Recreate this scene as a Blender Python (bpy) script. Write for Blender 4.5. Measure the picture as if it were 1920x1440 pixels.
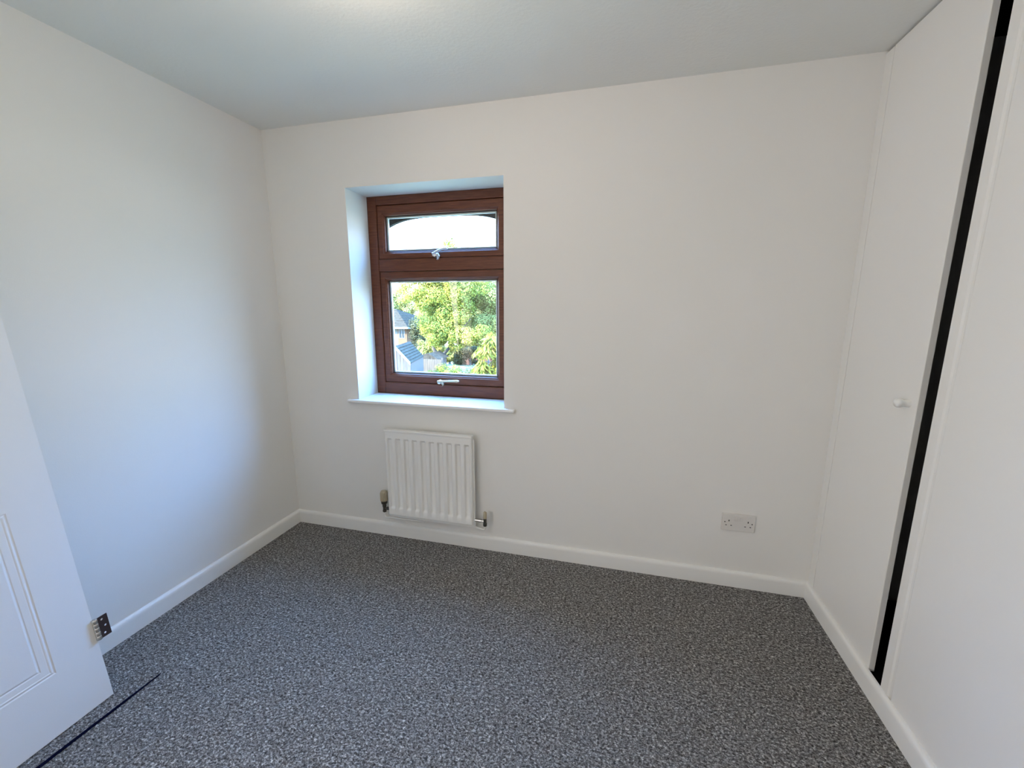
import bpy, bmesh, math, random
from mathutils import Vector, Matrix
random.seed(7)
for o in list(bpy.data.objects):
    bpy.data.objects.remove(o)
SC = bpy.context.scene
C = SC.collection
PI = math.pi

# ------------------------------------------------------------------ camera
cam_d = bpy.data.cameras.new('camera')
cam = bpy.data.objects.new('camera', cam_d)
C.objects.link(cam)
SC.camera = cam
yaw, pitch, roll = -0.25012, -0.18448, 0.00101
f = Vector((math.sin(yaw) * math.cos(pitch), math.cos(yaw) * math.cos(pitch), math.sin(pitch)))
r = Vector((math.cos(yaw), -math.sin(yaw), 0))
u = r.cross(f)
r2 = r * math.cos(roll) + u * math.sin(roll)
u2 = u * math.cos(roll) - r * math.sin(roll)
M = Matrix((r2, u2, -f)).transposed().to_4x4()
M.translation = Vector((1.974, -2.0859, 1.3852))
cam.matrix_world = M
cam_d.sensor_fit = 'HORIZONTAL'
cam_d.sensor_width = 36
cam_d.lens = 14.4915
cam_d.clip_start = 0.02
cam_d.clip_end = 500

# ------------------------------------------------------------------ world (white haze low, bluer overhead)
W = bpy.data.worlds.new('sky')
SC.world = W
W.use_nodes = True
nt = W.node_tree
nt.nodes.clear()
tc = nt.nodes.new('ShaderNodeTexCoord')
sx = nt.nodes.new('ShaderNodeSeparateXYZ')
cr = nt.nodes.new('ShaderNodeValToRGB')
cr.color_ramp.elements[0].position = 0.0
cr.color_ramp.elements[0].color = (0.178, 0.215, 0.245, 1)
cr.color_ramp.elements[1].position = 0.85
cr.color_ramp.elements[1].color = (0.165, 0.45, 1.0, 1)
e = cr.color_ramp.elements.new(0.18)
e.color = (0.19, 0.268, 0.38, 1)
e = cr.color_ramp.elements.new(0.42)
e.color = (0.195, 0.435, 0.95, 1)
bg = nt.nodes.new('ShaderNodeBackground')
bg.inputs['Strength'].default_value = 44.0
wo = nt.nodes.new('ShaderNodeOutputWorld')
nt.links.new(tc.outputs['Generated'], sx.inputs[0])
nt.links.new(sx.outputs['Z'], cr.inputs[0])
nt.links.new(cr.outputs[0], bg.inputs[0])
nt.links.new(bg.outputs[0], wo.inputs[0])

# ------------------------------------------------------------------ lights
def light(name, kind, loc, energy, color, rot=None, **kw):
    d = bpy.data.lights.new(name, kind)
    d.energy = energy
    d.color = color
    for k, v in kw.items():
        setattr(d, k, v)
    o = bpy.data.objects.new(name, d)
    o.location = loc
    if rot:
        o.rotation_euler = rot
    C.objects.link(o)
    return o

sun = light('sun', 'SUN', (-20, -30, 30), 44.0, (1.0, 0.90, 0.66), angle=0.02)
sun.rotation_euler = Vector((0.62, 0.55, -0.62)).to_track_quat('-Z', 'Y').to_euler()
# daylight from the landing through the open doorway in the left wall, beside the viewer
land = light('landing_light', 'AREA', (-0.20, -2.50, 1.05), 36.0, (1.0, 0.93, 0.885),
             (PI / 2, 0, -PI / 2), shape='RECTANGLE', size=0.8, size_y=1.9)
BULB_W = 4.6

SC.view_settings.view_transform = 'Standard'
SC.view_settings.look = 'None'
SC.view_settings.exposure = 0.0
SC.view_settings.gamma = 1.0
SC.view_settings.use_curve_mapping = False
SC.render.engine = 'CYCLES'
SC.cycles.use_denoising = True
SC.cycles.max_bounces = 12
SC.cycles.diffuse_bounces = 8
SC.cycles.transparent_max_bounces = 12
SC.cycles.sample_clamp_indirect = 6

# ------------------------------------------------------------------ materials
def mat(name, col, rough=0.5, metal=0.0, spec=0.5, build=None, coat=0.0):
    m = bpy.data.materials.new(name)
    m.use_nodes = True
    t = m.node_tree
    b = t.nodes['Principled BSDF']
    b.inputs['Base Color'].default_value = (*col, 1)
    b.inputs['Roughness'].default_value = rough
    b.inputs['Metallic'].default_value = metal
    b.inputs['Specular IOR Level'].default_value = spec
    if build:
        build(t, b)
    return m

def N(t, kind, **kw):
    n = t.nodes.new(kind)
    for k, v in kw.items():
        if k in n.inputs:
            n.inputs[k].default_value = v
        else:
            setattr(n, k, v)
    return n

def coords(t, scale=(1, 1, 1), out='Object'):
    c = N(t, 'ShaderNodeTexCoord')
    mp = N(t, 'ShaderNodeMapping')
    mp.inputs['Scale'].default_value = scale
    t.links.new(c.outputs[out], mp.inputs[0])
    return mp.outputs[0]

def ramp(t, src, stops):
    n = N(t, 'ShaderNodeValToRGB')
    els = n.color_ramp.elements
    els[0].position, els[0].color = stops[0][0], (*stops[0][1], 1)
    els[1].position, els[1].color = stops[-1][0], (*stops[-1][1], 1)
    for p, c in stops[1:-1]:
        e = els.new(p)
        e.color = (*c, 1)
    t.links.new(src, n.inputs[0])
    return n.outputs[0]

def bump(t, b, src, strength, dist):
    n = N(t, 'ShaderNodeBump', Strength=strength, Distance=dist)
    t.links.new(src, n.inputs['Height'])
    t.links.new(n.outputs[0], b.inputs['Normal'])

def b_wall(sc, st, col_a, col_b):
    def f_(t, b):
        v = coords(t)
        n = N(t, 'ShaderNodeTexNoise', Scale=sc, Detail=4.0, Roughness=0.6)
        t.links.new(v, n.inputs['Vector'])
        bump(t, b, n.outputs[0], st, 0.002)
        n2 = N(t, 'ShaderNodeTexNoise', Scale=1.3, Detail=2.0)
        t.links.new(v, n2.inputs['Vector'])
        t.links.new(ramp(t, n2.outputs[0], [(0.3, col_a), (0.7, col_b)]), b.inputs['Base Color'])
    return f_

M_WALL = mat('wall_paint', (.8, .8, .77), 0.62, spec=0.35, build=b_wall(220, .12, (.79, .785, .755), (.81, .80, .775)))
M_CEIL = mat('ceiling_texture', (.8, .8, .78), 0.8, spec=0.2, build=b_wall(75, .55, (.77, .79, .765), (.79, .80, .775)))
M_GLOSS = mat('white_gloss', (.82, .82, .80), 0.28, spec=0.5)
M_SATIN = mat('white_satin', (.80, .795, .775), 0.42, spec=0.45, build=b_wall(300, .05, (.80, .795, .77), (.81, .80, .78)))
M_RAD = mat('radiator_enamel', (.84, .84, .82), 0.3)
M_SILL = mat('sill_gloss', (.85, .86, .87), 0.3)
M_DOORW = mat('door_paint', (.78, .79, .81), 0.45, spec=0.4, build=b_wall(260, .06, (.78, .79, .80), (.80, .81, .82)))
M_PLAST = mat('white_plastic', (.72, .70, .67), 0.35)
M_SLOT = mat('socket_slot', (.004, .004, .004), 0.6)
M_VOID_SHADE = mat('wardrobe_interior_shade', (.006, .006, .007), 0.9, spec=0.1)  # near-black colour stands in for the deep shade inside the wardrobe
M_CHROME = mat('chrome', (.55, .55, .55), 0.18, metal=1.0)
M_HINGE = mat('hinge_steel', (.10, .075, .075), 0.32, metal=0.85)
M_KNUCK = mat('hinge_nickel', (.62, .60, .55), 0.25, metal=0.9)
M_GOLD = mat('handle_champagne', (.72, .66, .50), 0.25, metal=0.8)
M_SILV = mat('handle_silver', (.70, .72, .76), 0.25, metal=0.7)
M_CREAM = mat('valve_cream', (.44, .37, .25), 0.45)
M_COLLAR = mat('valve_collar', (.05, .05, .045), 0.4)
M_STRIP = mat('navy_strip', (.004, .005, .018), 1.0, spec=0.0)
M_RUBBER = mat('gasket', (.01, .01, .012), 0.6)
M_SPACER = mat('spacer_bar', (.75, .77, .78), 0.4)
M_SCUFF = mat('dark_scuff', (.08, .07, .06), 0.8)

def b_wood(t, b):
    v = coords(t, (3, 40, 40))
    n = N(t, 'ShaderNodeTexNoise', Scale=3.0, Detail=5.0, Roughness=0.65)
    t.links.new(v, n.inputs['Vector'])
    t.links.new(ramp(t, n.outputs[0], [(0.3, (.082, .025, .012)), (0.55, (.140, .043, .020)), (0.75, (.20, .066, .030))]), b.inputs['Base Color'])
    bump(t, b, n.outputs[0], .12, .001)
M_WOODH = mat('rosewood_grain', (.1, .04, .02), 0.42, spec=.28, build=b_wood)

def b_carpet(t, b):
    v = coords(t, (1.0, 1.35, 1.0))
    n = N(t, 'ShaderNodeTexNoise', Scale=106.0, Detail=3.0, Roughness=0.7, Distortion=0.6)
    t.links.new(v, n.inputs['Vector'])
    c1 = ramp(t, n.outputs[0], [(0.33, (.052, .050, .049)), (0.45, (.19, .183, .178)), (0.55, (.36, .35, .34)), (0.69, (.85, .825, .795))])
    vo = N(t, 'ShaderNodeTexVoronoi', Scale=190.0)
    t.links.new(v, vo.inputs['Vector'])
    sp = ramp(t, vo.outputs['Distance'], [(0.0, (1.25, 1.25, 1.25)), (0.75, (.45, .45, .45))])
    mx = N(t, 'ShaderNodeMix', data_type='RGBA', blend_type='MULTIPLY')
    mx.inputs[0].default_value = 1.0
    t.links.new(c1, mx.inputs[6])
    t.links.new(sp, mx.inputs[7])
    t.links.new(mx.outputs[2], b.inputs['Base Color'])
    ad = N(t, 'ShaderNodeMath', operation='SUBTRACT')
    t.links.new(n.outputs[0], ad.inputs[0])
    t.links.new(vo.outputs['Distance'], ad.inputs[1])
    bump(t, b, ad.outputs[0], .8, .004)
M_CARPET = mat('grey_fleck_carpet', (.12, .12, .12), 0.95, spec=0.1, build=b_carpet)

def b_glass(t, b):
    out = t.nodes['Material Output']
    tr = N(t, 'ShaderNodeBsdfTransparent')
    tr.inputs[0].default_value = (.95, .97, .96, 1)
    gl = N(t, 'ShaderNodeBsdfGlossy', Roughness=0.02)
    mx = N(t, 'ShaderNodeMixShader')
    lw = N(t, 'ShaderNodeLayerWeight', Blend=0.5)
    pw = N(t, 'ShaderNodeMath', operation='POWER')
    pw.inputs[1].default_value = 5.0
    fr = N(t, 'ShaderNodeMath', operation='MULTIPLY_ADD')
    fr.inputs[1].default_value = 0.9
    fr.inputs[2].default_value = 0.03
    t.links.new(lw.outputs['Facing'], pw.inputs[0])
    t.links.new(pw.outputs[0], fr.inputs[0])
    t.links.new(fr.outputs[0], mx.inputs[0])
    t.links.new(tr.outputs[0], mx.inputs[1])
    t.links.new(gl.outputs[0], mx.inputs[2])
    t.links.new(mx.outputs[0], out.inputs[0])
M_GLASS = mat('window_glass', (1, 1, 1), 0.0, build=b_glass)

def b_brick(c1, c2, mort, scale=4.0):
    def f_(t, b):
        c = N(t, 'ShaderNodeTexCoord')
        s = N(t, 'ShaderNodeSeparateXYZ')
        cmb = N(t, 'ShaderNodeCombineXYZ')
        ad = N(t, 'ShaderNodeMath', operation='ADD')
        t.links.new(c.outputs['Object'], s.inputs[0])
        t.links.new(s.outputs[0], ad.inputs[0])
        t.links.new(s.outputs[1], ad.inputs[1])
        t.links.new(ad.outputs[0], cmb.inputs[0])
        t.links.new(s.outputs[2], cmb.inputs[1])
        br = N(t, 'ShaderNodeTexBrick', Scale=scale)
        br.inputs['Color1'].default_value = (*c1, 1)
        br.inputs['Color2'].default_value = (*c2, 1)
        br.inputs['Mortar'].default_value = (*mort, 1)
        t.links.new(cmb.outputs[0], br.inputs['Vector'])
        t.links.new(br.outputs[0], b.inputs['Base Color'])
    return f_
M_FACADE = mat('brown_brick', (.1, .05, .04), .9, build=b_brick((.012, .009, .010), (.016, .012, .012), (.02, .018, .018)))
M_ORANGE = mat('orange_brick', (.1, .05, .04), .9, build=b_brick((.13, .055, .020), (.10, .045, .018), (.09, .06, .035)))
M_REDB = mat('red_brick', (.1, .05, .04), .9, build=b_brick((.075, .030, .026), (.060, .024, .022), (.08, .055, .05)))
M_RENDERW = mat('cream_render', (.12, .11, .09), .9)
M_EXTW = mat('outdoor_white', (.14, .14, .14), .6)
M_EXTG = mat('outdoor_pane', (.02, .025, .03), .15)

def b_tile(t, b):
    v = coords(t)
    n = N(t, 'ShaderNodeTexNoise', Scale=6.0, Detail=4.0)
    t.links.new(v, n.inputs['Vector'])
    t.links.new(ramp(t, n.outputs[0], [(0.3, (.024, .020, .015)), (0.7, (.055, .047, .036))]), b.inputs['Base Color'])
M_TILE = mat('grey_roof_tile', (.05, .05, .05), 1.0, spec=.05, build=b_tile)

def b_plank(a, c):
    def f_(t, b):
        v = coords(t, (6, 6, 1.2))
        n = N(t, 'ShaderNodeTexNoise', Scale=2.0, Detail=4.0)
        t.links.new(v, n.inputs['Vector'])
        t.links.new(ramp(t, n.outputs[0], [(0.3, a), (0.7, c)]), b.inputs['Base Color'])
    return f_
M_SHED = mat('weathered_board', (.05, .04, .04), .85, build=b_plank((.055, .042, .036), (.090, .068, .058)))
M_FENCE = mat('fence_board', (.05, .04, .03), .85, build=b_plank((.050, .040, .030), (.085, .066, .048)))
M_BARK = mat('bark', (.07, .06, .05), .9, build=b_plank((.036, .031, .027), (.065, .056, .047)))

def b_leaf(stops, sc):
    def f_(t, b):
        g = N(t, 'ShaderNodeNewGeometry')
        v = coords(t)
        n = N(t, 'ShaderNodeTexNoise', Scale=sc, Detail=2.0)
        t.links.new(v, n.inputs['Vector'])
        m1 = N(t, 'ShaderNodeMath', operation='MULTIPLY_ADD')
        m1.inputs[1].default_value = 0.35
        t.links.new(g.outputs['Random Per Island'], m1.inputs[0])
        m2 = N(t, 'ShaderNodeMath', operation='MULTIPLY_ADD')
        m2.inputs[1].default_value = 1.3
        m2.inputs[2].default_value = -0.32
        t.links.new(n.outputs[0], m2.inputs[0])
        t.links.new(m2.outputs[0], m1.inputs[2])
        col = ramp(t, m1.outputs[0], stops)
        t.links.new(col, b.inputs['Base Color'])
        out = t.nodes['Material Output']
        tl = N(t, 'ShaderNodeBsdfTranslucent')
        t.links.new(col, tl.inputs[0])
        mx = N(t, 'ShaderNodeMixShader')
        mx.inputs[0].default_value = 0.35
        t.links.new(b.outputs[0], mx.inputs[1])
        t.links.new(tl.outputs[0], mx.inputs[2])
        t.links.new(mx.outputs[0], out.inputs[0])
    return f_
M_LEAF = mat('maple_leaf', (.1, .1, .02), .7, spec=.1, build=b_leaf([(.2, (.11, .145, .032)), (.42, (.19, .215, .040)), (.58, (.28, .265, .040)), (.80, (.34, .24, .08))], .35))
M_LEAFB = mat('backdrop_leaf', (.05, .08, .04), .8, spec=.1, build=b_leaf([(.2, (.17, .185, .055)), (.5, (.25, .26, .075)), (.85, (.36, .28, .11))], .3))
M_LEAFD = mat('dark_leaf', (.02, .04, .02), .8, spec=.1, build=b_leaf([(.2, (.042, .045, .022)), (.8, (.095, .090, .042))], .6))
M_LEAFY = mat('yellow_leaf', (.15, .15, .02), .6, spec=.1, build=b_leaf([(.2, (.11, .13, .018)), (.8, (.22, .20, .03))], 1.5))
M_LEAFT = mat('teal_leaf', (.03, .07, .05), .8, spec=.1, build=b_leaf([(.2, (.06, .09, .05)), (.8, (.12, .14, .065))], 1.0))
M_GRASS = mat('lawn_grass', (.06, .08, .02), .9, spec=.1, build=b_wall(8, .3, (.125, .125, .075), (.175, .165, .095)))

# ------------------------------------------------------------------ mesh helpers
class MB:
    def __init__(self):
        self.v = []
        self.f = []
    def add(self, vs, fs):
        n = len(self.v)
        self.v += [tuple(p) for p in vs]
        self.f += [tuple(i + n for i in q) for q in fs]
    def box(self, x0, x1, y0, y1, z0, z1):
        vs = [(x, y, z) for x in (x0, x1) for y in (y0, y1) for z in (z0, z1)]
        self.add(vs, [(0, 1, 3, 2), (4, 6, 7, 5), (0, 4, 5, 1), (2, 3, 7, 6), (0, 2, 6, 4), (1, 5, 7, 3)])
    def prism(self, poly, vec):
        """closed polygon (3D points) swept by vec"""
        n = len(poly)
        vs = [Vector(p) for p in poly]
        vs += [p + Vector(vec) for p in vs]
        fs = [tuple(range(n))[::-1], tuple(range(n, 2 * n))]
        fs += [(i, (i + 1) % n, n + (i + 1) % n, n + i) for i in range(n)]
        self.add(vs, fs)
    def tube(self, pts, rad, n=12, flat=1.0):
        pts = [Vector(p) for p in pts]
        if not isinstance(rad, (list, tuple)):
            rad = [rad] * len(pts)
        vs = []
        up = None
        for i, p in enumerate(pts):
            d = (pts[min(i + 1, len(pts) - 1)] - pts[max(i - 1, 0)]).normalized()
            if up is None:
                up = Vector((0, 0, 1)) if abs(d.z) < .9 else Vector((0, 1, 0))
            a = d.cross(up).normalized()
            up = a.cross(d).normalized()
            for k in range(n):
                t = 2 * PI * k / n
                vs.append(p + a * math.cos(t) * rad[i] + up * math.sin(t) * rad[i] * flat)
        fs = []
        m = len(pts)
        for i in range(m - 1):
            for k in range(n):
                fs.append((i * n + k, i * n + (k + 1) % n, (i + 1) * n + (k + 1) % n, (i + 1) * n + k))
        fs += [tuple(range(n))[::-1], tuple(range((m - 1) * n, m * n))]
        self.add(vs, fs)
    def lathe(self, prof, axis, org, n=24, rib=0.0, ribn=0):
        """prof [(r, h)]; axis 'x','-x','y','z'"""
        vs = []
        for r_, h in prof:
            for k in range(n):
                t = 2 * PI * k / n
                rr = r_ * (1 + (rib if (ribn and k % 2) else 0))
                a, b = rr * math.cos(t), rr * math.sin(t)
                p = {'x': (h, a, b), '-x': (-h, b, a), 'y': (b, h, a), '-y': (a, -h, b), 'z': (a, b, h), '-z': (b, a, -h)}[axis]
                vs.append((p[0] + org[0], p[1] + org[1], p[2] + org[2]))
        fs = []
        m = len(prof)
        for i in range(m - 1):
            for k in range(n):
                fs.append((i * n + k, i * n + (k + 1) % n, (i + 1) * n + (k + 1) % n, (i + 1) * n + k))
        fs += [tuple(range(n))[::-1], tuple(range((m - 1) * n, m * n))]
        self.add(vs, fs)
    def build(self, name, m, parent=None, smooth=False, bevel=0.0, seg=2, fix=True):
        me = bpy.data.meshes.new(name)
        me.from_pydata(self.v, [], self.f)
        me.materials.append(m)
        if fix:
            bm = bmesh.new()
            bm.from_mesh(me)
            bmesh.ops.recalc_face_normals(bm, faces=bm.faces)
            bm.to_mesh(me)
            bm.free()
        o = bpy.data.objects.new(name, me)
        C.objects.link(o)
        if parent:
            o.parent = parent
        if bevel:
            b = o.modifiers.new('bevel', 'BEVEL')
            b.width = bevel
            b.segments = seg
            b.limit_method = 'ANGLE'
        if smooth:
            for p in me.polygons:
                p.use_smooth = True
            try:
                me.set_sharp_from_angle(angle=math.radians(40))
            except Exception:
                pass
        return o

def empty(name, loc=(0, 0, 0), parent=None):
    o = bpy.data.objects.new(name, None)
    o.location = loc
    o.empty_display_size = .05
    C.objects.link(o)
    if parent:
        o.parent = parent
    return o

def tag(o, label=None, cat=None, kind=None, group=None):
    if label: o['label'] = label
    if cat: o['category'] = cat
    if kind: o['kind'] = kind
    if group: o['group'] = group
    return o

def struct(o, label, cat):
    return tag(o, label, cat, 'structure')

# ------------------------------------------------------------------ room dimensions
RX, RY, H = 2.921, -3.0, 2.35          # width, rear wall, height
WX0, WX1, WZ0, WZ1 = 0.507, 1.397, 0.849, 2.018   # window opening
FY = 0.20                              # face of the window frame
WD = 3.56                              # back of the wardrobe

# ------------------------------------------------------------------ shell
b = MB(); b.box(-1.30, WD + .1, -3.5, 0.2, -.12, 0)
struct(b.build('floor', M_CARPET), 'dark grey flecked loop carpet covering the whole floor', 'carpet')
b = MB(); b.box(-1.30, WD + .1, -3.5, 0.30, H, H + .12)
struct(b.build('ceiling', M_CEIL), 'white stippled plaster ceiling', 'ceiling')
b = MB(); b.box(-.15, 0, -2.09, 0.2, 0, H); b.box(-.15, 0, -3.5, -2.91, 0, H); b.box(-.15, 0, -2.91, -2.09, 2.02, H)
struct(b.build('wall_left', M_WALL), 'plain white wall on the left catching blue daylight', 'wall')

# back wall with the window opening
b = MB()
b.box(-.15, WX0, 0, FY, 0, H)
b.box(WX1, WD + .1, 0, FY, 0, H)
b.box(WX0, WX1, 0, FY, 0, WZ0 - .018)
b.box(WX0, WX1, 0, FY, WZ1, H)
struct(b.build('wall_back', M_WALL), 'white painted wall holding the window, radiator and socket', 'wall')
# outer leaf of the same wall, segmental head over the window
b = MB()
OX0, OX1 = .530, 1.380
b.box(-3, OX0, FY + .001, .30, -2.9, 3.2)
b.box(OX1, 6, FY + .001, .30, -2.9, 3.2)
b.box(OX0, OX1, FY + .001, .30, -2.9, .885)
poly = [(OX0, FY + .069, 3.2), (OX1, FY + .069, 3.2)]
for i in range(25):
    t = 1 - 2 * i / 24
    poly.append(((OX0 + OX1) / 2 + t * (OX1 - OX0) / 2, FY + .069, 1.907 - .086 * abs(t) ** 3.6))
b.prism(poly, (0, .03, 0))
struct(b.build('wall_outside', M_FACADE), 'dark brick outer face of the house with arched head over the window', 'wall')
# rear wall behind the camera; the doorway to the landing is in the left wall
b = MB()
b.box(-.15, WD + .1, RY - .1, RY, 0, H)
struct(b.build('wall_front', M_WALL), 'white wall behind the viewer', 'wall')
b = MB(); b.box(-1.40, -1.30, -3.6, .30, -.12, H + .12)
b.box(-1.30, -.15, -3.6, -3.5, -.12, H + .12)
b.box(-1.30, -.15, -1.2, -1.1, -.12, H + .12)
struct(b.build('wall_landing', M_WALL), 'white landing wall beyond the doorway', 'wall')
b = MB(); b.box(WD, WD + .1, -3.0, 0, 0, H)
struct(b.build('wall_right', M_VOID_SHADE), 'wall behind the fitted wardrobe', 'wall')

# skirting boards: chamfered top
def skirt(pa, pb, nrm, name, label, h=.0836, t=.015, ma=0, mb=0):
    pa, pb, nrm = Vector(pa), Vector(pb), Vector(nrm)
    d = (pb - pa).normalized()
    prof = [(0.0003, 0), (t, 0), (t, h - .022), (t * .93, h - .012), (t * .72, h - .005), (t * .40, h - .001), (0.0003, h)]
    vs, n = [], len(prof)
    for p, mi in ((pa, ma), (pb, -mb)):
        for q, z in prof:
            vs.append(p + nrm * q + d * (mi * q) + Vector((0, 0, z)))
    fs = [tuple(range(n)), tuple(range(n, 2 * n))] + [(i, (i + 1) % n, n + (i + 1) % n, n + i) for i in range(n)]
    b = MB(); b.add(vs, fs)
    return struct(b.build(name, M_GLOSS, smooth=True), label, 'skirting board')
skirt((0, 0, 0), (RX, 0, 0), (0, -1, 0), 'baseboard_back', 'white skirting board under the window wall', ma=1, mb=1)
skirt((0, 0, 0), (0, -2.06, 0), (1, 0, 0), 'baseboard_left', 'white skirting board along the left wall', ma=1)
skirt((RX, 0, 0), (RX, RY, 0), (-1, 0, 0), 'baseboard_right', 'white skirting board along the foot of the wardrobe', ma=1)

# ------------------------------------------------------------------ window
win = struct(empty('window_1', (0, 0, 0)), 'brown woodgrain window with small top light and large lower pane', 'window')

def ring(b, x0, x1, z0, z1, w, y0, y1, wz=None):
    wz = wz or w
    b.box(x0, x0 + w, y0, y1, z0, z1)
    b.box(x1 - w, x1, y0, y1, z0, z1)
    b.box(x0 + w, x1 - w, y0, y1, z0, z0 + wz)
    b.box(x0 + w, x1 - w, y0, y1, z1 - wz, z1)

def mitre_frame(b, outer, inner, profile_y):
    """rings: list of (x0,x1,z0,z1,y), joined in order as mitred strips"""
    n = len(profile_y)
    vs = []
    for (x0, x1, z0, z1, y) in profile_y:
        vs += [(x0, y, z0), (x1, y, z0), (x1, y, z1), (x0, y, z1)]
    fs = []
    for i in range(n - 1):
        for k in range(4):
            fs.append((i * 4 + k, i * 4 + (k + 1) % 4, (i + 1) * 4 + (k + 1) % 4, (i + 1) * 4 + k))
    b.add(vs, fs)

TZ0, TZ1 = 1.664, 1.970       # top light sash
LZ0, LZ1 = 0.920, 1.594       # lower sash
SX0, SX1 = 0.564, 1.343
b = MB()
b.box(WX0, SX0, FY, FY + .07, WZ0 + .001, WZ1)
b.box(SX1, WX1, FY, FY + .07, WZ0 + .001, WZ1)
b.box(SX0, SX1, FY, FY + .07, TZ1, WZ1)
b.box(SX0, SX1, FY, FY + .07, WZ0 + .001, LZ0)
b.build('window_frame', M_WOODH, win, bevel=.004, seg=2)
b = MB()
b.box(SX0, SX1, FY + .0005, FY + .07, LZ1, TZ0)
b.build('transom', M_WOODH, win, bevel=.004)

def sash(name, z0, z1, gz0, gz1, label):
    g = .0025
    x0, x1, z0, z1 = SX0 + g, SX1 - g, z0 + g, z1 - g
    gx0, gx1 = .602, 1.305
    b = MB()
    yF = FY + .006
    mitre_frame(b, None, None, [
        (x0, x1, z0, z1, FY + .06), (x0, x1, z0, z1, yF + .003), (x0 + .003, x1 - .003, z0 + .003, z1 - .003, yF),
        (gx0 - .006, gx1 + .006, gz0 - .006, gz1 + .006, yF), (gx0 - .003, gx1 + .003, gz0 - .003, gz1 + .003, yF + .004),
        (gx0 + .004, gx1 - .004, gz0 + .004, gz1 - .004, yF + .010), (gx0 + .009, gx1 - .009, gz0 + .009, gz1 - .009, yF + .024),
        (gx0 + .009, gx1 - .009, gz0 + .009, gz1 - .009, yF + .050)])
    s = b.build(name, M_WOODH, win)
    s['label'] = label
    ix0, ix1, iz0, iz1 = gx0 + .009, gx1 - .009, gz0 + .009, gz1 - .009
    b = MB(); ring(b, ix0, ix1, iz0, iz1, .0025, yF + .0205, yF + .024)
    b.build('gasket', M_RUBBER, s)
    b = MB(); ring(b, ix0 + .001, ix1 - .001, iz0 + .001, iz1 - .001, .009, yF + .028, yF + .040)
    b.build('spacer_bar', M_SPACER, s)
    b = MB(); b.box(ix0, ix1, yF + .0245, yF + .0275, iz0, iz1)
    b.build('pane', M_GLASS, s)
    return s
s_top = sash('top_sash', TZ0, TZ1, 1.703, 1.918, 'small top-hung sash of the window')
s_low = sash('lower_sash', LZ0, LZ1, 0.968, 1.549, 'large lower sash of the window')

def handle(parent, x, z, m, L, drop, label):
    y = FY + .006
    b = MB()
    b.lathe([(.016, 0), (.016, .004), (.013, .008), (.012, .020), (.0, .023)], '-y', (x + .012, y, z), 20)
    n = 12
    pts, rad = [], []
    for i in range(n + 1):
        t = i / n
        pts.append((x + .004 + t * L, y - .016 - .016 * math.sin(min(1, t * 1.3) * PI / 2), z + .004 + drop * math.sin(t * PI / 2)))
        rad.append((.0105 - .0025 * math.sin(t * PI)) if t < .96 else .0065)
    b.tube(pts, rad, 12, .75)
    # locking nose turning down onto the frame
    b.tube([(x + .030, y - .020, z + .002), (x + .036, y - .016, z - .010), (x + .030, y - .008, z - .022), (x + .022, y - .004, z - .026)],
           [.0100, .0095, .0075, .005], 10)
    o = b.build('handle', m, parent, smooth=True)
    o['label'] = label
handle(s_low, .925, .936, M_GOLD, .142, .010, 'champagne gold handle')
handle(s_top, .920, 1.682, M_SILV, .095, .024, 'silver handle')

# sill board with ears in front of the wall
b = MB()
sy = -.030
poly = [(.443, -.0005), (.443, sy + .006), (.446, sy + .002), (.450, sy), (1.451, sy), (1.455, sy + .002), (1.458, sy + .006), (1.458, -.0005),
        (WX1 - .0005, -.0005), (WX1 - .0005, FY), (WX0 + .0005, FY), (WX0 + .0005, -.0005)]
b.prism([(x, y, WZ0 - .0175) for x, y in poly], (0, 0, .0175))
sill = b.build('window_sill', M_SILL, win, bevel=.005, seg=3)
b = MB()
for (dx, dy, a) in ((0, 0, .3), (.014, .004, -.4), (.026, -.003, .9), (.034, .003, -.1), (.008, -.008, 1.4)):
    cx, cy, l = .972 + dx, .118 + dy, .006
    c_, s_ = math.cos(a), math.sin(a)
    b.prism([(cx - c_ * l - s_ * .0012, cy - s_ * l + c_ * .0012, WZ0), (cx + c_ * l, cy + s_ * l, WZ0), (cx + s_ * .0015, cy - c_ * .0015, WZ0)], (0, 0, .0008))
b.build('scuff_mark', M_SCUFF, sill)

# ------------------------------------------------------------------ radiator
RXa, RXb, RZa, RZb, RF = .699, 1.229, .168, .692, -.062
rad = tag(empty('radiator', ((RXa + RXb) / 2, 0, 0)), 'white panel radiator with ten vertical flutes mounted below the window', 'radiator')
rx = (RXa + RXb) / 2
def rl(b):   # shift to local coordinates
    b.v = [(x - rx, y, z) for x, y, z in b.v]
    return b
cents = [.7290 + i * .0524 for i in range(10)]
def depth(x, z):
    d = 0
    for c in cents:
        a = abs(x - c)
        if a < .0172:
            d = .5 + .5 * math.cos(PI * max(0, (a - .0092)) / .008) if a > .0092 else 1
    e = 1.0
    if z > .632: e = max(0, 1 - (z - .632) / .013)
    if z < .222: e = max(0, 1 - (.222 - z) / .016)
    return .0125 * d * e
xs = [RXa + .004]
for c in cents:
    xs += [c - .0172, c - .0150, c - .0132, c - .0112, c - .0092, c + .0092, c + .0112, c + .0132, c + .0150, c + .0172]
xs.append(RXb - .004)
xs = sorted(xs)
zs = [RZa + .004, .206, .212, .217, .222, .43, .632, .636, .641, .645, .650, RZb - .012]
b = MB()
vs = [(x, RF + depth(x, z), z) for z in zs for x in xs]
nx, nz = len(xs), len(zs)
fs = [(j * nx + i, j * nx + i + 1, (j + 1) * nx + i + 1, (j + 1) * nx + i) for j in range(nz - 1) for i in range(nx - 1)]
b.add(vs, fs)
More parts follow.
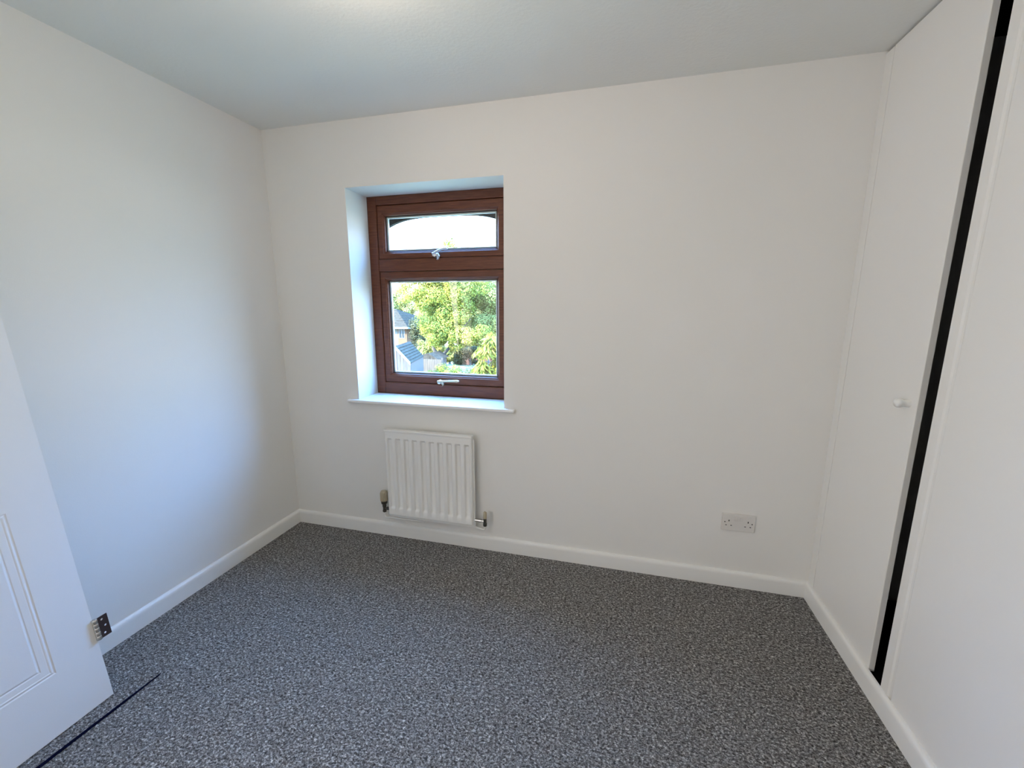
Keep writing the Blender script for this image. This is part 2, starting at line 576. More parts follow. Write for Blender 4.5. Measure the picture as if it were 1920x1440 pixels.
# rim folding back to the wall side
rim = [i for i in range(nx)] + [j * nx + nx - 1 for j in range(1, nz)] + [(nz - 1) * nx + i for i in range(nx - 2, -1, -1)] + [j * nx for j in range(nz - 2, 0, -1)]
n0 = len(b.v)
cx_, cz_ = (RXa + RXb) / 2, (RZa + RZb) / 2
rimv = []
for q in rim:
    x, y, z = vs[q]
    rimv.append((x + (.004 if x > cx_ + .25 else -.004 if x < cx_ - .25 else 0), RF + .004, z + (.004 if z > cz_ + .2 else -.004 if z < cz_ - .2 else 0)))
rimv2 = [(x, RF + .026, z) for x, y, z in rimv]
b.v += rimv + rimv2
m = len(rim)
for i in range(m):
    k = (i + 1) % m
    b.f.append((rim[i], rim[k], n0 + k, n0 + i))
    b.f.append((n0 + i, n0 + k, n0 + m + k, n0 + m + i))
rl(b).build('panel', M_RAD, rad, smooth=True)
b = MB(); b.box(RXa - .006, RXb + .009, -.045, -.0415, RZa - .021, RZb - .020)
b.box(RXa - .004, RXb + .006, -.0415, -.028, RZa - .012, RZb - .028)
rl(b).build('rear_flange', M_RAD, rad, bevel=.0015)
b = MB(); b.box(RXa - .003, RXb + .001, RF - .003, -.030, RZb - .010, RZb + .002)
rl(b).build('top_bead', M_RAD, rad, bevel=.003, seg=3)
for xb in (.80, 1.13):
    b = MB(); b.box(xb - .015, xb + .015, -.030, 0, .22, .62)
    rl(b).build('bracket', M_RAD, rad)

# thermostatic valve on the left
tv = tag(empty('radiator_valve', (.662, -.045, 0)), 'thermostatic valve with ribbed cream head left of the radiator', 'valve')
b = MB()
b.lathe([(.0205, .244), (.0225, .250), (.0225, .292), (.020, .300)], 'z', (0, 0, 0), 32, -.14, 1)
b.lathe([(.020, .300), (.016, .306), (.0, .307)], 'z', (0, 0, 0), 28)
b.build('valve_head', M_CREAM, tv)
b = MB(); b.lathe([(.011, .222), (.017, .226), (.019, .240), (.0195, .2445)], 'z', (0, 0, 0), 24)
b.build('collar', M_COLLAR, tv, smooth=True)
b = MB()
b.lathe([(.010, .172), (.0115, .176), (.0115, .184), (.009, .187), (.010, .205), (.012, .208), (.012, .216), (.009, .223)], 'z', (0, 0, 0), 8)
b.tube([(0, 0, .197), (.018, 0, .197), (.0185, 0, .197), (.031, 0, .197)], [.007, .007, .010, .010], 8)
b.build('valve_body', M_COLLAR, tv)
b = MB()
pts = [(0, 0, .172), (0, 0, .150)] + [(.012 - .012 * math.cos(a), 0, .150 - .012 * math.sin(a)) for a in (.4, .8, 1.2, 1.57)] + [(.05, .006, .1375), (.20, .012, .134), (.26, .020, .132), (.275, .044, .132)]
b.tube(pts, .0055, 12)
b.build('supply_pipe', M_GLOSS, tv, smooth=True)

lv = tag(empty('radiator_valve', (1.296, -.045, 0)), 'small lockshield valve with cream cap right of the radiator', 'valve')
b = MB(); b.lathe([(.0095, .214), (.0105, .216), (.0095, .250), (.006, .254), (.0, .2545)], 'z', (0, 0, 0), 20)
b.build('cap', M_CREAM, lv, smooth=True)
b = MB()
b.tube([(-.001, 0, .197), (-.020, 0, .197), (-.0205, 0, .197), (-.036, 0, .197), (-.0365, 0, .197), (-.060, 0, .197)], [.0065, .0065, .0095, .0095, .007, .007], 8)
b.build('tail', M_CHROME, lv)
b = MB(); b.lathe([(.0105, .168), (.0115, .172), (.0115, .184), (.009, .187), (.0095, .212), (.008, .2145)], 'z', (0, 0, 0), 8)
b.build('valve_body', M_COLLAR, lv)
b = MB()
pts = [(0, 0, .168), (0, 0, .158)] + [(-.012 + .012 * math.cos(a), 0, .156 - .012 * math.sin(a)) for a in (.4, .8, 1.2, 1.57)] + [(-.035, .006, .144), (-.068, .018, .144), (-.085, .044, .144)]
b.tube(pts, .0055, 12)
b.build('supply_pipe', M_GLOSS, lv, smooth=True)

# ------------------------------------------------------------------ double socket
SXa, SXb, SZa, SZb = 2.514, 2.662, .303, .391
so = tag(empty('double_socket', ((SXa + SXb) / 2, 0, (SZa + SZb) / 2)), 'white double plug socket low on the window wall near the wardrobe', 'socket')
b = MB(); b.box(-.074, .074, -.0115, 0, -.044, .044)
b.build('faceplate', M_PLAST, so, bevel=.003, seg=3)
for sgn in (-1, 1):
    c = .0425 * sgn
    b = MB(); b.box(-.0065 + .0115 * sgn, .0065 + .0115 * sgn, -.0152, -.0115, .010, .032)
    b.build('rocker_switch', M_PLAST, so, bevel=.0015)
    b = MB()
    b.box(c - .0022, c + .0022, -.0117, -.010, .004, .0125)
    for e_ in (-.0115, .0115):
        b.box(c + e_ - .0034, c + e_ + .0034, -.0117, -.010, -.0178, -.0140)
    b.build('pin_slots', M_SLOT, so)
    b = MB(); b.lathe([(.0030, 0), (.0030, .0004), (.0, .0005)], '-y', (.0605 * sgn, -.0115, .0005), 14)
    b.build('screw', M_COLLAR, so)

# ------------------------------------------------------------------ fitted wardrobe
wd = tag(empty('fitted_wardrobe', (RX, 0, 0)), 'white fitted wardrobe with plain full-height doors along the right wall', 'wardrobe')
def wl(b):
    b.v = [(x - RX, y, z) for x, y, z in b.v]
    return b
DZ0, DZ1 = .074, 2.341
b = MB(); b.box(RX, RX + .020, -.0515, -.0005, .001, DZ1)
wl(b).build('frame_stile', M_SATIN, wd, bevel=.0015)
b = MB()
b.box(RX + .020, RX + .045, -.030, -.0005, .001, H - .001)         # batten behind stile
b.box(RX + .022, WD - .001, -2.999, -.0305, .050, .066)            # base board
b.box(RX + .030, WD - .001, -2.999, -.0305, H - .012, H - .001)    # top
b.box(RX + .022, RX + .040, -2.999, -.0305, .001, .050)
wl(b).build('carcass', M_VOID_SHADE, wd)

def wdoor(y0, y1, name, label, lip0, lip1):
    """plain door leaf, y0 nearer the window; shallow rounded lipping strips on the edges flagged"""
    b = MB()
    prof = [(y0, RX + .019)]
    prof += [(y0, RX + .002), (y0 - .001, RX + .0006)]
    if lip0:
        prof += [(y0 - .004, RX + .0002), (y0 - .036, RX), (y0 - .043, RX + .0034), (y0 - .051, RX + .0034), (y0 - .060, RX - .0004)]
    else:
        prof += [(y0 - .003, RX)]
    if lip1:
        prof += [(y1 + .042, RX), (y1 + .034, RX + .0014), (y1 + .028, RX + .0014), (y1 + .023, RX + .0002), (y1 + .004, RX + .0002)]
    else:
        prof += [(y1 + .003, RX)]
    prof += [(y1 + .001, RX + .0006), (y1, RX + .002), (y1, RX + .019)]
    b.prism([(x, y, DZ0) for y, x in prof], (0, 0, DZ1 - DZ0))
    o = wl(b).build(name, M_SATIN, wd)
    o['label'] = label
    return o
d1 = wdoor(-.0545, -.5060, 'door', 'narrow door beside the window wall, its round knob at mid height', 0, 0)
d2 = wdoor(-.5790, -1.180, 'door', 'wide door on the near side of the black gap', 1, 0)
d3 = wdoor(-1.184, -1.790, 'door', 'wardrobe door beyond the picture edge', 0, 0)
d4 = wdoor(-1.794, -2.400, 'door', 'wardrobe door at the near end', 0, 0)
d5 = wdoor(-2.404, -2.995, 'door', 'wardrobe door beside the doorway', 0, 0)
def knob(y, z, parent):
    b = MB()
    b.lathe([(.0140, 0), (.0130, .004), (.0118, .010), (.0122, .015), (.0140, .020), (.0160, .026), (.0155, .032), (.0115, .0375), (.0055, .0400), (.0, .0403)], '-x', (RX, y, z), 24)
    wl(b).build('knob', M_GLOSS, parent, smooth=True)
knob(-.466, 1.072, d1)
knob(-1.11, 1.072, d2)

# ------------------------------------------------------------------ loose door leaning on the left wall
TH = .035
HD = 1.981
ang = math.atan(.1144)
ld = tag(empty('panelled_door', (.2605, -1.218, .0042)), 'loose white moulded-panel door leaning against the left wall, off its hinges', 'door')
ld.rotation_euler = (0, -ang, 0)
# local frame: +x to the room (face at x=0), -y across, z up
def pframe(b, y0, y1, z0, z1):
    loops = [(0, 0), (.003, -.0016), (.005, -.0017), (.0085, -.0002), (.0105, -.0002), (.0135, -.0014), (.016, -.0012), (.031, -.0012), (.0335, -.0022), (.035, -.0022), (.040, -.0002)]
    vs, fs = [], []
    for ins, dx in loops:
        vs += [(dx, y1 + ins, z0 + ins), (dx, y0 - ins, z0 + ins), (dx, y0 - ins, z1 - ins), (dx, y1 + ins, z1 - ins)]
    for i in range(len(loops) - 1):
        for k in range(4):
            fs.append((i * 4 + k, i * 4 + (k + 1) % 4, (i + 1) * 4 + (k + 1) % 4, (i + 1) * 4 + k))
    n = (len(loops) - 1) * 4
    fs.append((n, n + 1, n + 2, n + 3))
    b.add(vs, fs)
Wd = .762
ys = [0, -.1165, -.336, -.426, -.6455, -Wd]
zs_ = [0, .198, .760, .930, 1.500, 1.600, 1.865, HD]
b = MB()
for i in range(5):
    for j in range(7):
        if i in (1, 3) and j in (1, 3, 5):
            pframe(b, ys[i], ys[i + 1], zs_[j], zs_[j + 1])
        else:
            b.add([(0, ys[i + 1], zs_[j]), (0, ys[i], zs_[j]), (0, ys[i], zs_[j + 1]), (0, ys[i + 1], zs_[j + 1])], [(0, 1, 2, 3)])
b.add([(0, 0, 0), (0, -Wd, 0), (0, -Wd, HD), (0, 0, HD), (-TH, 0, 0), (-TH, -Wd, 0), (-TH, -Wd, HD), (-TH, 0, HD)],
      [(4, 5, 6, 7), (0, 4, 7, 3), (1, 2, 6, 5), (0, 1, 5, 4), (3, 7, 6, 2)])
leaf = b.build('door_leaf', M_DOORW, ld, fix=False)
bm = bmesh.new(); bm.from_mesh(leaf.data)
bmesh.ops.remove_doubles(bm, verts=bm.verts, dist=.0002)
bmesh.ops.recalc_face_normals(bm, faces=bm.faces)
bm.to_mesh(leaf.data); bm.free()

# hinge: knuckle at the face corner, free leaf with three screw holes
hz0, hz1 = .219, .297
hg = empty('hinge', (0, 0, 0), ld)
hg['label'] = 'steel butt hinge with its free leaf sticking out'
b = MB()
q = (hz1 - hz0) / 5
for i in range(5):
    b.lathe([(.0078, hz0 + i * q + .0002), (.0081, hz0 + i * q + .0007), (.0081, hz0 + (i + 1) * q - .0007), (.0078, hz0 + (i + 1) * q - .0002)], 'z', (.0045, .0035, 0), 16)
b.box(-.024, .003, .0002, .0022, hz0, hz1)
b.build('knuckle', M_KNUCK, hg, smooth=True)
b = MB()
w, hh = .030, (hz1 - hz0) / 3
x0_, th = .004, .0022
for i in range(3):
    zc = hz0 + hh * (i + .5)
    yc = .0095 + w * .5 + (.004 if i == 1 else -.002)
    n = 16
    outer, inner = [], []
    for k in range(n):
        t = 2 * PI * k / n
        c_, s_ = math.cos(t), math.sin(t)
        mxx = max(abs(c_), abs(s_))
        oy = .0095 + w * .5 + c_ / mxx * w * .5
        oz = zc + s_ / mxx * hh * .5
        outer.append((oy, oz)); inner.append((yc + c_ * .0036, zc + s_ * .0036))
    vs = []
    for xx in (x0_, x0_ + th):
        vs += [(xx, y, z) for y, z in outer] + [(xx, y, z) for y, z in inner]
    fs = []
    for k in range(n):
        k2 = (k + 1) % n
        fs += [(k, k2, n + k2, n + k), (2 * n + k, 3 * n + k, 3 * n + k2, 2 * n + k2), (n + k, n + k2, 3 * n + k2, 3 * n + k), (k, 2 * n + k, 2 * n + k2, k2)]
    b.add(vs, fs)
b.build('hinge_leaf', M_HINGE, hg)

# dark strip on the carpet beside the leaning door
b = MB()
b.tube([(.336, -1.112, .0028), (.331, -1.25, .0028), (.322, -1.45, .0028), (.314, -1.60, .0028), (.306, -2.0, .0028)], [.003, .0060, .0066, .0066, .0066], 8, .42)
tag(b.build('carpet_strip', M_STRIP, smooth=True), 'thin dark navy strip lying on the carpet beside the leaning door', 'strip')

# ------------------------------------------------------------------ ceiling lamp just out of view
cl = tag(empty('ceiling_lamp', (1.23, -1.02, H)), 'bare bulb in a white batten lampholder on the ceiling', 'lamp')
b = MB(); b.lathe([(.045, 0), (.045, .012), (.026, .020), (.022, .045), (.024, .050)], '-z', (0, 0, 0), 24)
b.build('lampholder', M_GLOSS, cl, smooth=True)
M_BULB = mat('lamp_glass', (1, .9, .8), .4)
bb = M_BULB.node_tree.nodes['Principled BSDF']
bb.inputs['Emission Color'].default_value = (1, .72, .52, 1)
bb.inputs['Emission Strength'].default_value = 18
b = MB(); b.lathe([(.012, .048), (.020, .060), (.030, .080), (.030, .092), (.020, .108), (.006, .114), (0, .1145)], '-z', (0, 0, 0), 24)
b.build('bulb', M_BULB, cl, smooth=True)
light('lamp_light', 'POINT', (1.23, -1.02, H - .15), BULB_W, (1.0, .82, .66), shadow_soft_size=.04)

# ------------------------------------------------------------------ outdoors
def gz(x, y):
    return -2.9 if y < 27 else -2.9 - (y - 27) * .22
b = MB()
gx = [-90, -60, -40, -28, -20, -10, 0, 12, 30, 60]
gy = [.30, 8, 16, 22, 27, 33, 40, 50, 70, 110]
b.add([(x, y, gz(x, y) if y < 60 else gz(x, 60)) for y in gy for x in gx],
      [(j * 10 + i, j * 10 + i + 1, (j + 1) * 10 + i + 1, (j + 1) * 10 + i) for j in range(9) for i in range(9)])
struct(b.build('lawn', M_GRASS), 'green lawn and ground outside the window', 'ground')

def leaves(name, clumps, n, size, m, parent, long=1.0, droop=0.0):
    """clumps: (x,y,z,r,rz). n leaf quads in all, on and inside clump shells"""
    vs, fs = [], []
    wts = [c[3] ** 2 for c in clumps]
    tot = sum(wts)
    for c, w_ in zip(clumps, wts):
        for _ in range(max(6, int(n * w_ / tot))):
            d = Vector((random.gauss(0, 1), random.gauss(0, 1), random.gauss(0, 1))).normalized()
            rr = random.uniform(.55, 1.05)
            p = Vector((c[0] + d.x * c[3] * rr, c[1] + d.y * c[3] * rr, c[2] + d.z * c[4] * rr))
            nn = (d + Vector((random.uniform(-.7, .7), random.uniform(-.7, .7), random.uniform(-.2, .8)))).normalized()
            a = nn.cross(Vector((random.gauss(0, 1), random.gauss(0, 1), random.gauss(0, 1)))).normalized()
            if long > 1.5:
                a = Vector((d.x + random.uniform(-.5, .5), d.y + random.uniform(-.5, .5), -droop + random.uniform(-.3, .5))).normalized()
            b_ = nn.cross(a).normalized()
            s = size * random.uniform(.7, 1.3)
            i = len(vs)
            vs += [p - a * s * long, p - b_ * s * .55, p + a * s * long, p + b_ * s * .55]
            fs.append((i, i + 1, i + 2, i + 3))
    me = bpy.data.meshes.new(name)
    me.from_pydata([tuple(v) for v in vs], [], fs)
    me.materials.append(m)
    o = bpy.data.objects.new(name, me)
    C.objects.link(o)
    o.parent = parent
    o['kind'] = 'stuff'
    return o

def blob(cx, cy, cz, rx_, ry, rz_, k, cr_, inner=.9):
    out = []
    for _ in range(k):
        d = Vector((random.gauss(0, 1), random.gauss(0, 1), random.gauss(0, 1))).normalized() * random.uniform(.35, inner)
        q_ = cr_ * random.uniform(.7, 1.25)
        out.append((cx + d.x * rx_, cy + d.y * ry, cz + d.z * rz_, q_, q_ * .8))
    return out

def trunk_mesh(paths):
    b = MB()
    for pts, ra in paths:
        b.tube(pts, ra, 8)
    return b

def plant(name, label, cat, base, clumps, n, size, m, trunk, group=None, long=1.0, droop=0.0):
    t = tag(empty(name, base), label, cat, group=group)
    B = Vector(base)
    cl_ = [(c[0] - B.x, c[1] - B.y, c[2] - B.z, c[3], c[4]) for c in clumps]
    leaves('foliage', cl_, n, size, m, t, long, droop)
    if trunk:
        tb = trunk_mesh(trunk)
        tb.v = [(x - B.x, y - B.y, z - B.z) for x, y, z in tb.v]
        tb.build('trunk', M_BARK, t, smooth=True)
    return t

# the big yellow-green tree in front of the lower pane
cl_main = []
cl_main += blob(-9.4, 24.6, 2.7, 2.9, 2.0, 2.4, 70, .70)
cl_main += blob(-9.3, 24.4, .6, 2.3, 1.6, 1.7, 46, .60)
cl_main += blob(-11.3, 24.4, 2.6, 1.5, 1.3, 1.6, 26, .50)
cl_main += blob(-9.0, 24.0, -.6, 2.1, 1.3, .65, 34, .48)
cl_main += blob(-7.3, 24.2, -.5, 1.1, 1.2, .8, 20, .48)
gt = plant('garden_tree', 'broad yellow-green tree with forked trunk filling the lower window pane', 'tree', (-10.1, 24.4, -2.9), cl_main, 80000, .064, M_LEAF,
      [([(-10.1, 24.4, -2.95), (-10.1, 24.4, -2.4), (-10.05, 24.4, -2.2)], [.26, .20, .20]),
       ([(-10.05, 24.4, -2.3), (-10.3, 24.4, -1.8), (-10.55, 24.4, -1.1), (-10.5, 24.5, .6), (-10.2, 24.5, 2.6)], [.16, .13, .11, .09, .04]),
       ([(-10.05, 24.4, -2.3), (-9.6, 24.4, -1.75), (-9.15, 24.4, -1.25), (-9.0, 24.4, .8), (-8.9, 24.4, 3.6)], [.14, .12, .10, .09, .03]),
       ([(-9.2, 24.4, -1.2), (-8.4, 24.3, -.2), (-7.6, 24.2, .6)], [.08, .06, .03])])
# a few thin sprigs rising over the transom
# a few thin sprigs of its top rising over the transom
leaves('treetop_sprigs', [(x + 10.1, y - 24.4, z + 2.9, r_, q_) for x, y, z, r_, q_ in
       [(-9.75, 25.6, 5.75, .30, .38), (-9.35, 25.6, 5.7, .26, .45), (-8.65, 25.6, 5.6, .12, .45), (-10.5, 25.6, 5.3, .22, .2), (-9.1, 25.6, 5.25, .4, .22)]],
       700, .075, M_LEAF, gt)
plant('garden_tree', 'bluish green tree overlapping the right side of the broad tree', 'tree', (-6.2, 26.2, -2.9),
      blob(-6.2, 26.2, 1.5, 1.9, 1.4, 3.0, 60, .65), 42000, .066, M_LEAFB,
      [([(-6.2, 26.2, -2.95), (-6.25, 26.2, -.8), (-6.1, 26.2, 2.5)], [.18, .13, .05])])

# backdrop trees
BG = [(-25.9, 47.5, 1.2, 2.5, 3.4, 'pale grey-green tree rising behind the tiled house roof'),
      (-21.5, 46.5, -.9, 2.1, 3.0, 'pale tree between the house and the garden tree'),
      (-14.6, 37, 1.8, 2.5, 3.6, 'soft green tree behind the left half of the garden tree'),
      (-11.4, 35.5, 1.4, 2.6, 3.4, 'bluish green tree behind the middle of the garden tree'),
      (-7.6, 34.5, 1.2, 2.7, 3.4, 'bluish green tree far behind at the right edge of the lower pane'),
      (-3.5, 36, 1.0, 2.8, 3.2, 'green tree hidden right of the window view')]
for (x, y, z, rr, rz_, lb) in BG:
    plant('backdrop_tree', lb, 'tree', (x, y, gz(x, y)), blob(x, y, z, rr, rr * .8, rz_, 60, .85), 24000, .11, M_LEAFB,
          [([(x, y, gz(x, y) - .05), (x, y, z - rz_ * .3), (x, y, z + rz_ * .5)], [.15, .10, .04])], group='trees behind the garden')
x, y = -14.6, 30
plant('conifer', 'dark narrow evergreen beside the orange brick house', 'tree', (x, y, gz(x, y)),
      [(x + random.uniform(-.35, .35), y + random.uniform(-.4, .4), -3.0 + k * .20, .95 - .038 * k, .5) for k in range(16)], 7000, .09, M_LEAFD,
      [([(x, y, gz(x, y) - .05), (x, y, -.2)], [.15, .03])])
# evergreen in shade behind the fork of the tree
x, y = -9.0, 27.3
plant('laurel_bush', 'dark green bush in the shade under the garden tree', 'shrub', (x, y, gz(x, y)), blob(x, y, -2.2, 1.1, .6, .75, 16, .45), 5000, .07, M_LEAFD, None)
x, y = -11.4, 25.6
plant('laurel_bush', 'grey-green bush left of the forked trunk', 'shrub', (x, y, gz(x, y)), blob(x, y, -1.9, 1.3, .6, 1.0, 20, .42), 6000, .07, M_LEAFB, None)
x, y = -12.6, 28.6
plant('laurel_bush', 'pale green bush between the conifer and the garden tree', 'shrub', (x, y, gz(x, y)), blob(x, y, -2.2, 1.5, .6, 1.0, 20, .45), 6000, .08, M_LEAFD, None)
x, y = -10.4, 27.8
plant('laurel_bush', 'grey-green bush behind the forked trunk', 'shrub', (x, y, gz(x, y)), blob(x, y, -2.2, 1.1, .6, .9, 18, .42), 6000, .07, M_LEAFB, None)
# low shrubs at the bottom of the view
SH = [(-7.3, 18.3, -2.45, .85, .62, M_LEAFY, 'rounded yellow-green shrub below the forked trunk'),
      (-6.2, 18.1, -2.38, .85, .60, M_LEAF, 'mid green shrub in the middle of the low border'),
      (-5.1, 18.4, -2.28, .9, .68, M_LEAFT, 'bluish green shrub at the right of the low border'),
      (-3.9, 18.4, -2.28, .9, .68, M_LEAFT, 'bluish green shrub behind the yellow bamboo')]
for (x, y, z, rr, rz_, m_, lb) in SH:
    plant('border_shrub', lb, 'shrub', (x, y, -2.9), blob(x, y, z, rr, .6, rz_, 14, .38), 5000, .05, m_, None, group='low shrubs in the garden border')
# yellow bamboo near the house wall
bx, by = -1.10, 8.2
cl_b = blob(bx, by, -.05, .55, .45, .62, 20, .22) + blob(bx - .15, by, -.9, .55, .45, .6, 18, .25)
plant('bamboo', 'yellow bamboo with long drooping leaves at the right edge of the pane', 'bamboo', (bx, by, -2.9), cl_b, 5200, .043, M_LEAFY,
      [([(bx + dx, by, -2.95), (bx + dx * 1.3, by, -1.2), (bx + dx * 2.2, by, .3)], [.02, .016, .006]) for dx in (-.16, -.06, .04, .15)], long=2.3, droop=.9)

# orange brick house with grey hipped roof
hx, hy, he = -17.70, 34.0, -.52
hs = tag(empty('house', (hx, hy, -5.0)), 'orange brick house with a grey hipped roof at the left of the view', 'house')
def off(b, o):
    b.v = [(x - o[0], y - o[1], z - o[2]) for x, y, z in b.v]
    return b
HO = (hx, hy, -5.0)
b = MB(); b.box(hx - .95, hx, hy, hy + 7, -5, he)
off(b, HO).build('wall', M_ORANGE, hs)
b = MB(); b.box(hx - 7, hx - .95, hy + .02, hy + 7, -5, he)
off(b, HO).build('wall', M_RENDERW, hs)['label'] = 'cream rendered wall'
b = MB()
e0, e1, f0, f1 = hx - 7.4, hx + .38, hy - .4, hy + 7.4
rz0, rz1 = he, he + 1.7
b.add([(e0, f0, rz0), (e1, f0, rz0), (e1, f1, rz0), (e0, f1, rz0), (e0 + 3.4, hy + 3.5, rz1), (e1 - 3.4, hy + 3.5, rz1)],
      [(0, 1, 5, 4), (1, 2, 5), (2, 3, 4, 5), (3, 0, 4), (3, 2, 1, 0)])
for k in range(1, 14):                      # tile courses standing proud
    t = k / 14
    x0_, x1_, y0_, y1_ = e0 + 3.4 * t, e1 - 3.4 * t, f0 + 3.9 * t, f1 - 3.9 * t
    z_ = rz0 + 1.7 * t
    b.box(x0_, x1_, y0_ - .03, y0_ + .08, z_ - .02, z_ + .04)
    b.box(x1_ - .08, x1_ + .03, y0_, y1_, z_ - .02, z_ + .04)
off(b, HO).build('roof', M_TILE, hs)
b = MB(); b.box(e0, e1, f0 - .06, f0, rz0 - .14, rz0 + .02); b.box(e1, e1 + .06, f0, f1, rz0 - .14, rz0 + .02)
off(b, HO).build('gutter', M_EXTW, hs)
for wx_ in (-18.52, -21.2):
    b = MB(); ring(b, wx_, wx_ + .62, -1.62, -.62, .06, hy - .03, hy + .05); b.box(wx_ + .28, wx_ + .34, hy - .03, hy + .05, -1.6, -.64)
    w_ = off(b, HO).build('window', M_EXTW, hs)
    b = MB(); b.box(wx_ + .05, wx_ + .57, hy - .012, hy - .002, -1.58, -.66)
    off(b, HO).build('pane', M_EXTG, w_)

# garden shed with steep grey roof
A, Bq, Cq, Dq = Vector((-8.59, 16.04, -.50)), Vector((-9.28, 18.84, -.50)), Vector((-8.56, 19.02, -1.33)), Vector((-7.87, 16.22, -1.33))
rd = (Bq - A); sd = Vector((Dq.x - A.x, Dq.y - A.y, 0))
L2 = A - sd; L2.z = Dq.z
L3 = L2 + rd
gsh = tag(empty('garden_shed', (A.x, A.y, -2.9)), 'small garden shed with steep grey tiled roof at lower left', 'shed')
HO = (A.x, A.y, -2.9)
nrm = (rd.cross(Dq - A)).normalized()
if nrm.z < 0: nrm = -nrm
b = MB()
for i in range(7):                          # overlapping tile courses down the right slope
    p0, p1 = A + (Dq - A) * (i / 7), A + (Dq - A) * ((i + 1.12) / 7)
    q0, q1 = p0 + rd, p1 + rd
    lo = nrm * .004; hi_ = nrm * .035
    b.add([p0 + lo, q0 + lo, q1 + hi_, p1 + hi_, p1 + lo * .2, q1 + lo * .2], [(0, 1, 2, 3), (3, 2, 5, 4), (0, 3, 4), (1, 5, 2), (0, 4, 5, 1)])
b.add([A, Bq, L3, L2, A - Vector((0, 0, .05)), Bq - Vector((0, 0, .05))], [(0, 1, 2, 3)])
off(b, HO).build('roof', M_TILE, gsh)
b = MB()
ridge_up = Vector((0, 0, .05))
for s_, e_ in ((A, Dq), (A, L2)):
    dn = Vector((0, 0, -.12)); bk = rd.normalized() * -.04
    b.add([s_ + bk + ridge_up, e_ + bk + ridge_up, e_ + bk + dn, s_ + bk + dn, s_ + ridge_up, e_ + ridge_up, e_ + dn, s_ + dn],
          [(0, 1, 2, 3), (4, 5, 6, 7), (0, 1, 5, 4), (2, 3, 7, 6), (1, 2, 6, 5), (0, 3, 7, 4)])
off(b, HO).build('bargeboard', M_EXTW, gsh)
nb = 9
for i in range(nb):                         # gable boards one by one
    t0, t1 = i / nb + .006, (i + 1) / nb - .006
    a0, a1 = L2 + (Dq - L2) * t0, L2 + (Dq - L2) * t1
    def top(t): return -1.33 + .80 * (1 - abs(2 * t - 1)) - .06
    bk = rd.normalized() * .05
    pts = [Vector((a0.x, a0.y, -2.9)), Vector((a1.x, a1.y, -2.9)), Vector((a1.x, a1.y, top(t1))), Vector((a0.x, a0.y, top(t0)))]
    if t0 < .5 < t1:
        mp_ = (a0 + a1) / 2; pts.insert(3, Vector((mp_.x, mp_.y, top(.5))))
    b = MB(); b.prism(pts, bk)
    off(b, HO).build('board', M_SHED, gsh)
b = MB()
ins = rd.normalized() * .06
for s_ in (Dq, L2):
    w0 = s_ + ins; w1 = s_ + rd - ins
    k = .04 if s_ is L2 else -.04
    sdn = sd.normalized() * k
    b.add([(w0.x, w0.y, -2.9), (w1.x, w1.y, -2.9), (w1.x, w1.y, -1.36), (w0.x, w0.y, -1.36),
           (w0.x + sdn.x, w0.y + sdn.y, -2.9), (w1.x + sdn.x, w1.y + sdn.y, -2.9), (w1.x + sdn.x, w1.y + sdn.y, -1.36), (w0.x + sdn.x, w0.y + sdn.y, -1.36)],
          [(0, 1, 2, 3), (4, 5, 6, 7), (0, 1, 5, 4), (2, 3, 7, 6), (1, 2, 6, 5), (0, 3, 7, 4)])
off(b, HO).build('side_wall', M_SHED, gsh)

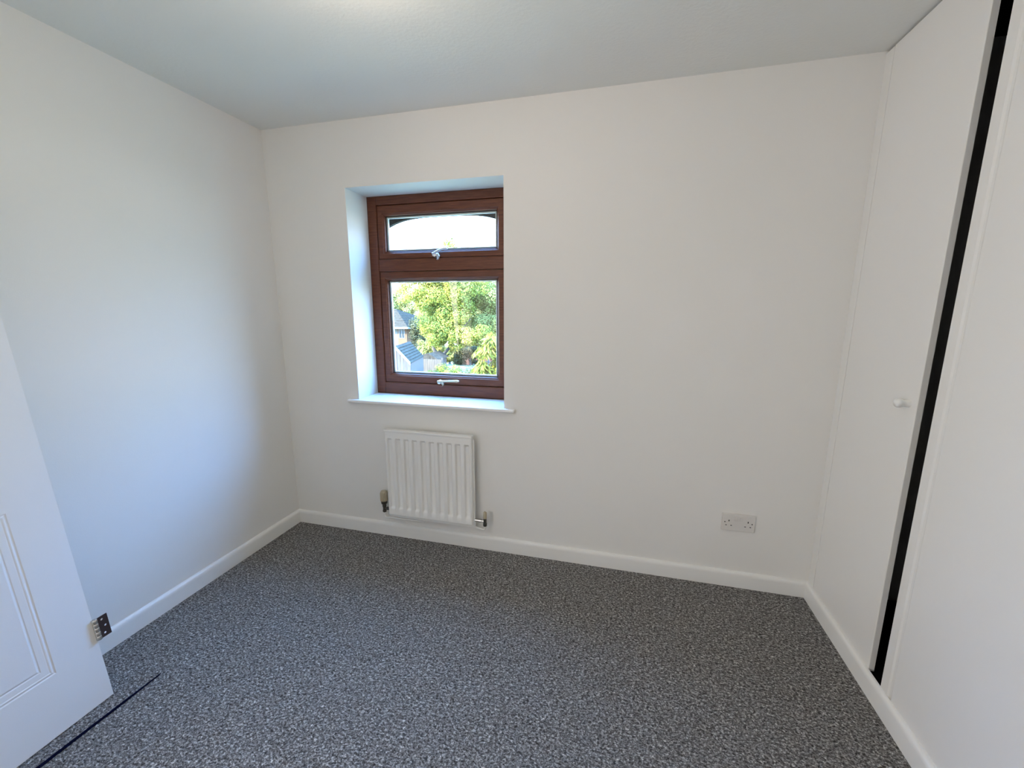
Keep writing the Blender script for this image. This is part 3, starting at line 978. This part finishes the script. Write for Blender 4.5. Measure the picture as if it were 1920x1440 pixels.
# boarded fence between shed and tree
fn = tag(empty('garden_fence', (-9.0, 20.4, -2.9)), 'weathered brown board fence between the shed and the forked tree', 'fence')
for i in range(16):
    x_ = -9.9 + i * .115
    b = MB(); b.box(x_ + 9.0, x_ + 9.0 + .10, -.012, .012, .02, 1.22 + random.uniform(-.01, .01))
    b.build('board', M_FENCE, fn)
for x_ in (-9.93, -8.06):
    b = MB(); b.box(x_ + 9.0 - .04, x_ + 9.0 + .04, .015, .09, 0, 1.32)
    b.build('post', M_FENCE, fn)
b = MB(); b.box(-.93, .94, .012, .045, .25, .33); b.box(-.93, .94, .012, .045, .95, 1.03)
b.build('rail', M_FENCE, fn)

# low outbuilding with pale roof behind the fence
ob = tag(empty('outbuilding', (-10.4, 22.0, -2.9)), 'low outbuilding with a pale shallow roof behind the board fence', 'shed')
b = MB(); b.box(-.75, 1.25, 0, 1.6, 0, 1.0)
b.build('wall', M_SHED, ob)
b = MB(); b.prism([(-.9, -.1, 1.0), (1.45, -.1, 1.0), (.75, -.1, 1.38)], (0, 1.8, 0))
b.build('roof', M_TILE, ob)

# red brick bungalow with white windows beyond the tree
HO = (-7.9, 29.5, -3.6)
bn = tag(empty('brick_bungalow', HO), 'red brick building with white windows under the tree', 'house')
b = MB(); b.box(-2.6, 4.5, 0, 2.2, -.2, 2.0)
b.build('wall', M_REDB, bn)
b = MB(); b.prism([(-2.8, -.3, 2.0), (4.7, -.3, 2.0), (4.7, 2.3, 2.5), (-2.8, 2.3, 2.5)], (0, 0, .08))
b.build('roof', M_TILE, bn)
for wx_ in (-1.5, .35, 2.2):
    b = MB(); ring(b, wx_, wx_ + 1.15, .95, 1.85, .07, -.04, .05); b.box(wx_ + .54, wx_ + .61, -.04, .05, .97, 1.83); b.box(wx_, wx_ + 1.15, -.04, .05, 1.50, 1.56)
    w_ = b.build('window', M_EXTW, bn)
    b = MB(); b.box(wx_ + .05, wx_ + 1.1, -.02, -.004, 1.0, 1.8)
    b.build('pane', M_EXTG, w_)
# pale rail fence in front of it
pf = tag(empty('rail_fence', (-8.0, 28.3, -3.2)), 'pale rail fence in front of the red brick building', 'fence')
for i in range(6):
    b = MB(); b.box(-1.2 + i * .75 - .05, -1.2 + i * .75 + .05, -.05, .05, 0, 1.05)
    b.build('post', M_EXTW, pf)
for z_ in (.35, .85):
    b = MB(); b.box(-1.25, 2.6, -.07, -.05, z_, z_ + .09)
    b.build('rail', M_EXTW, pf)
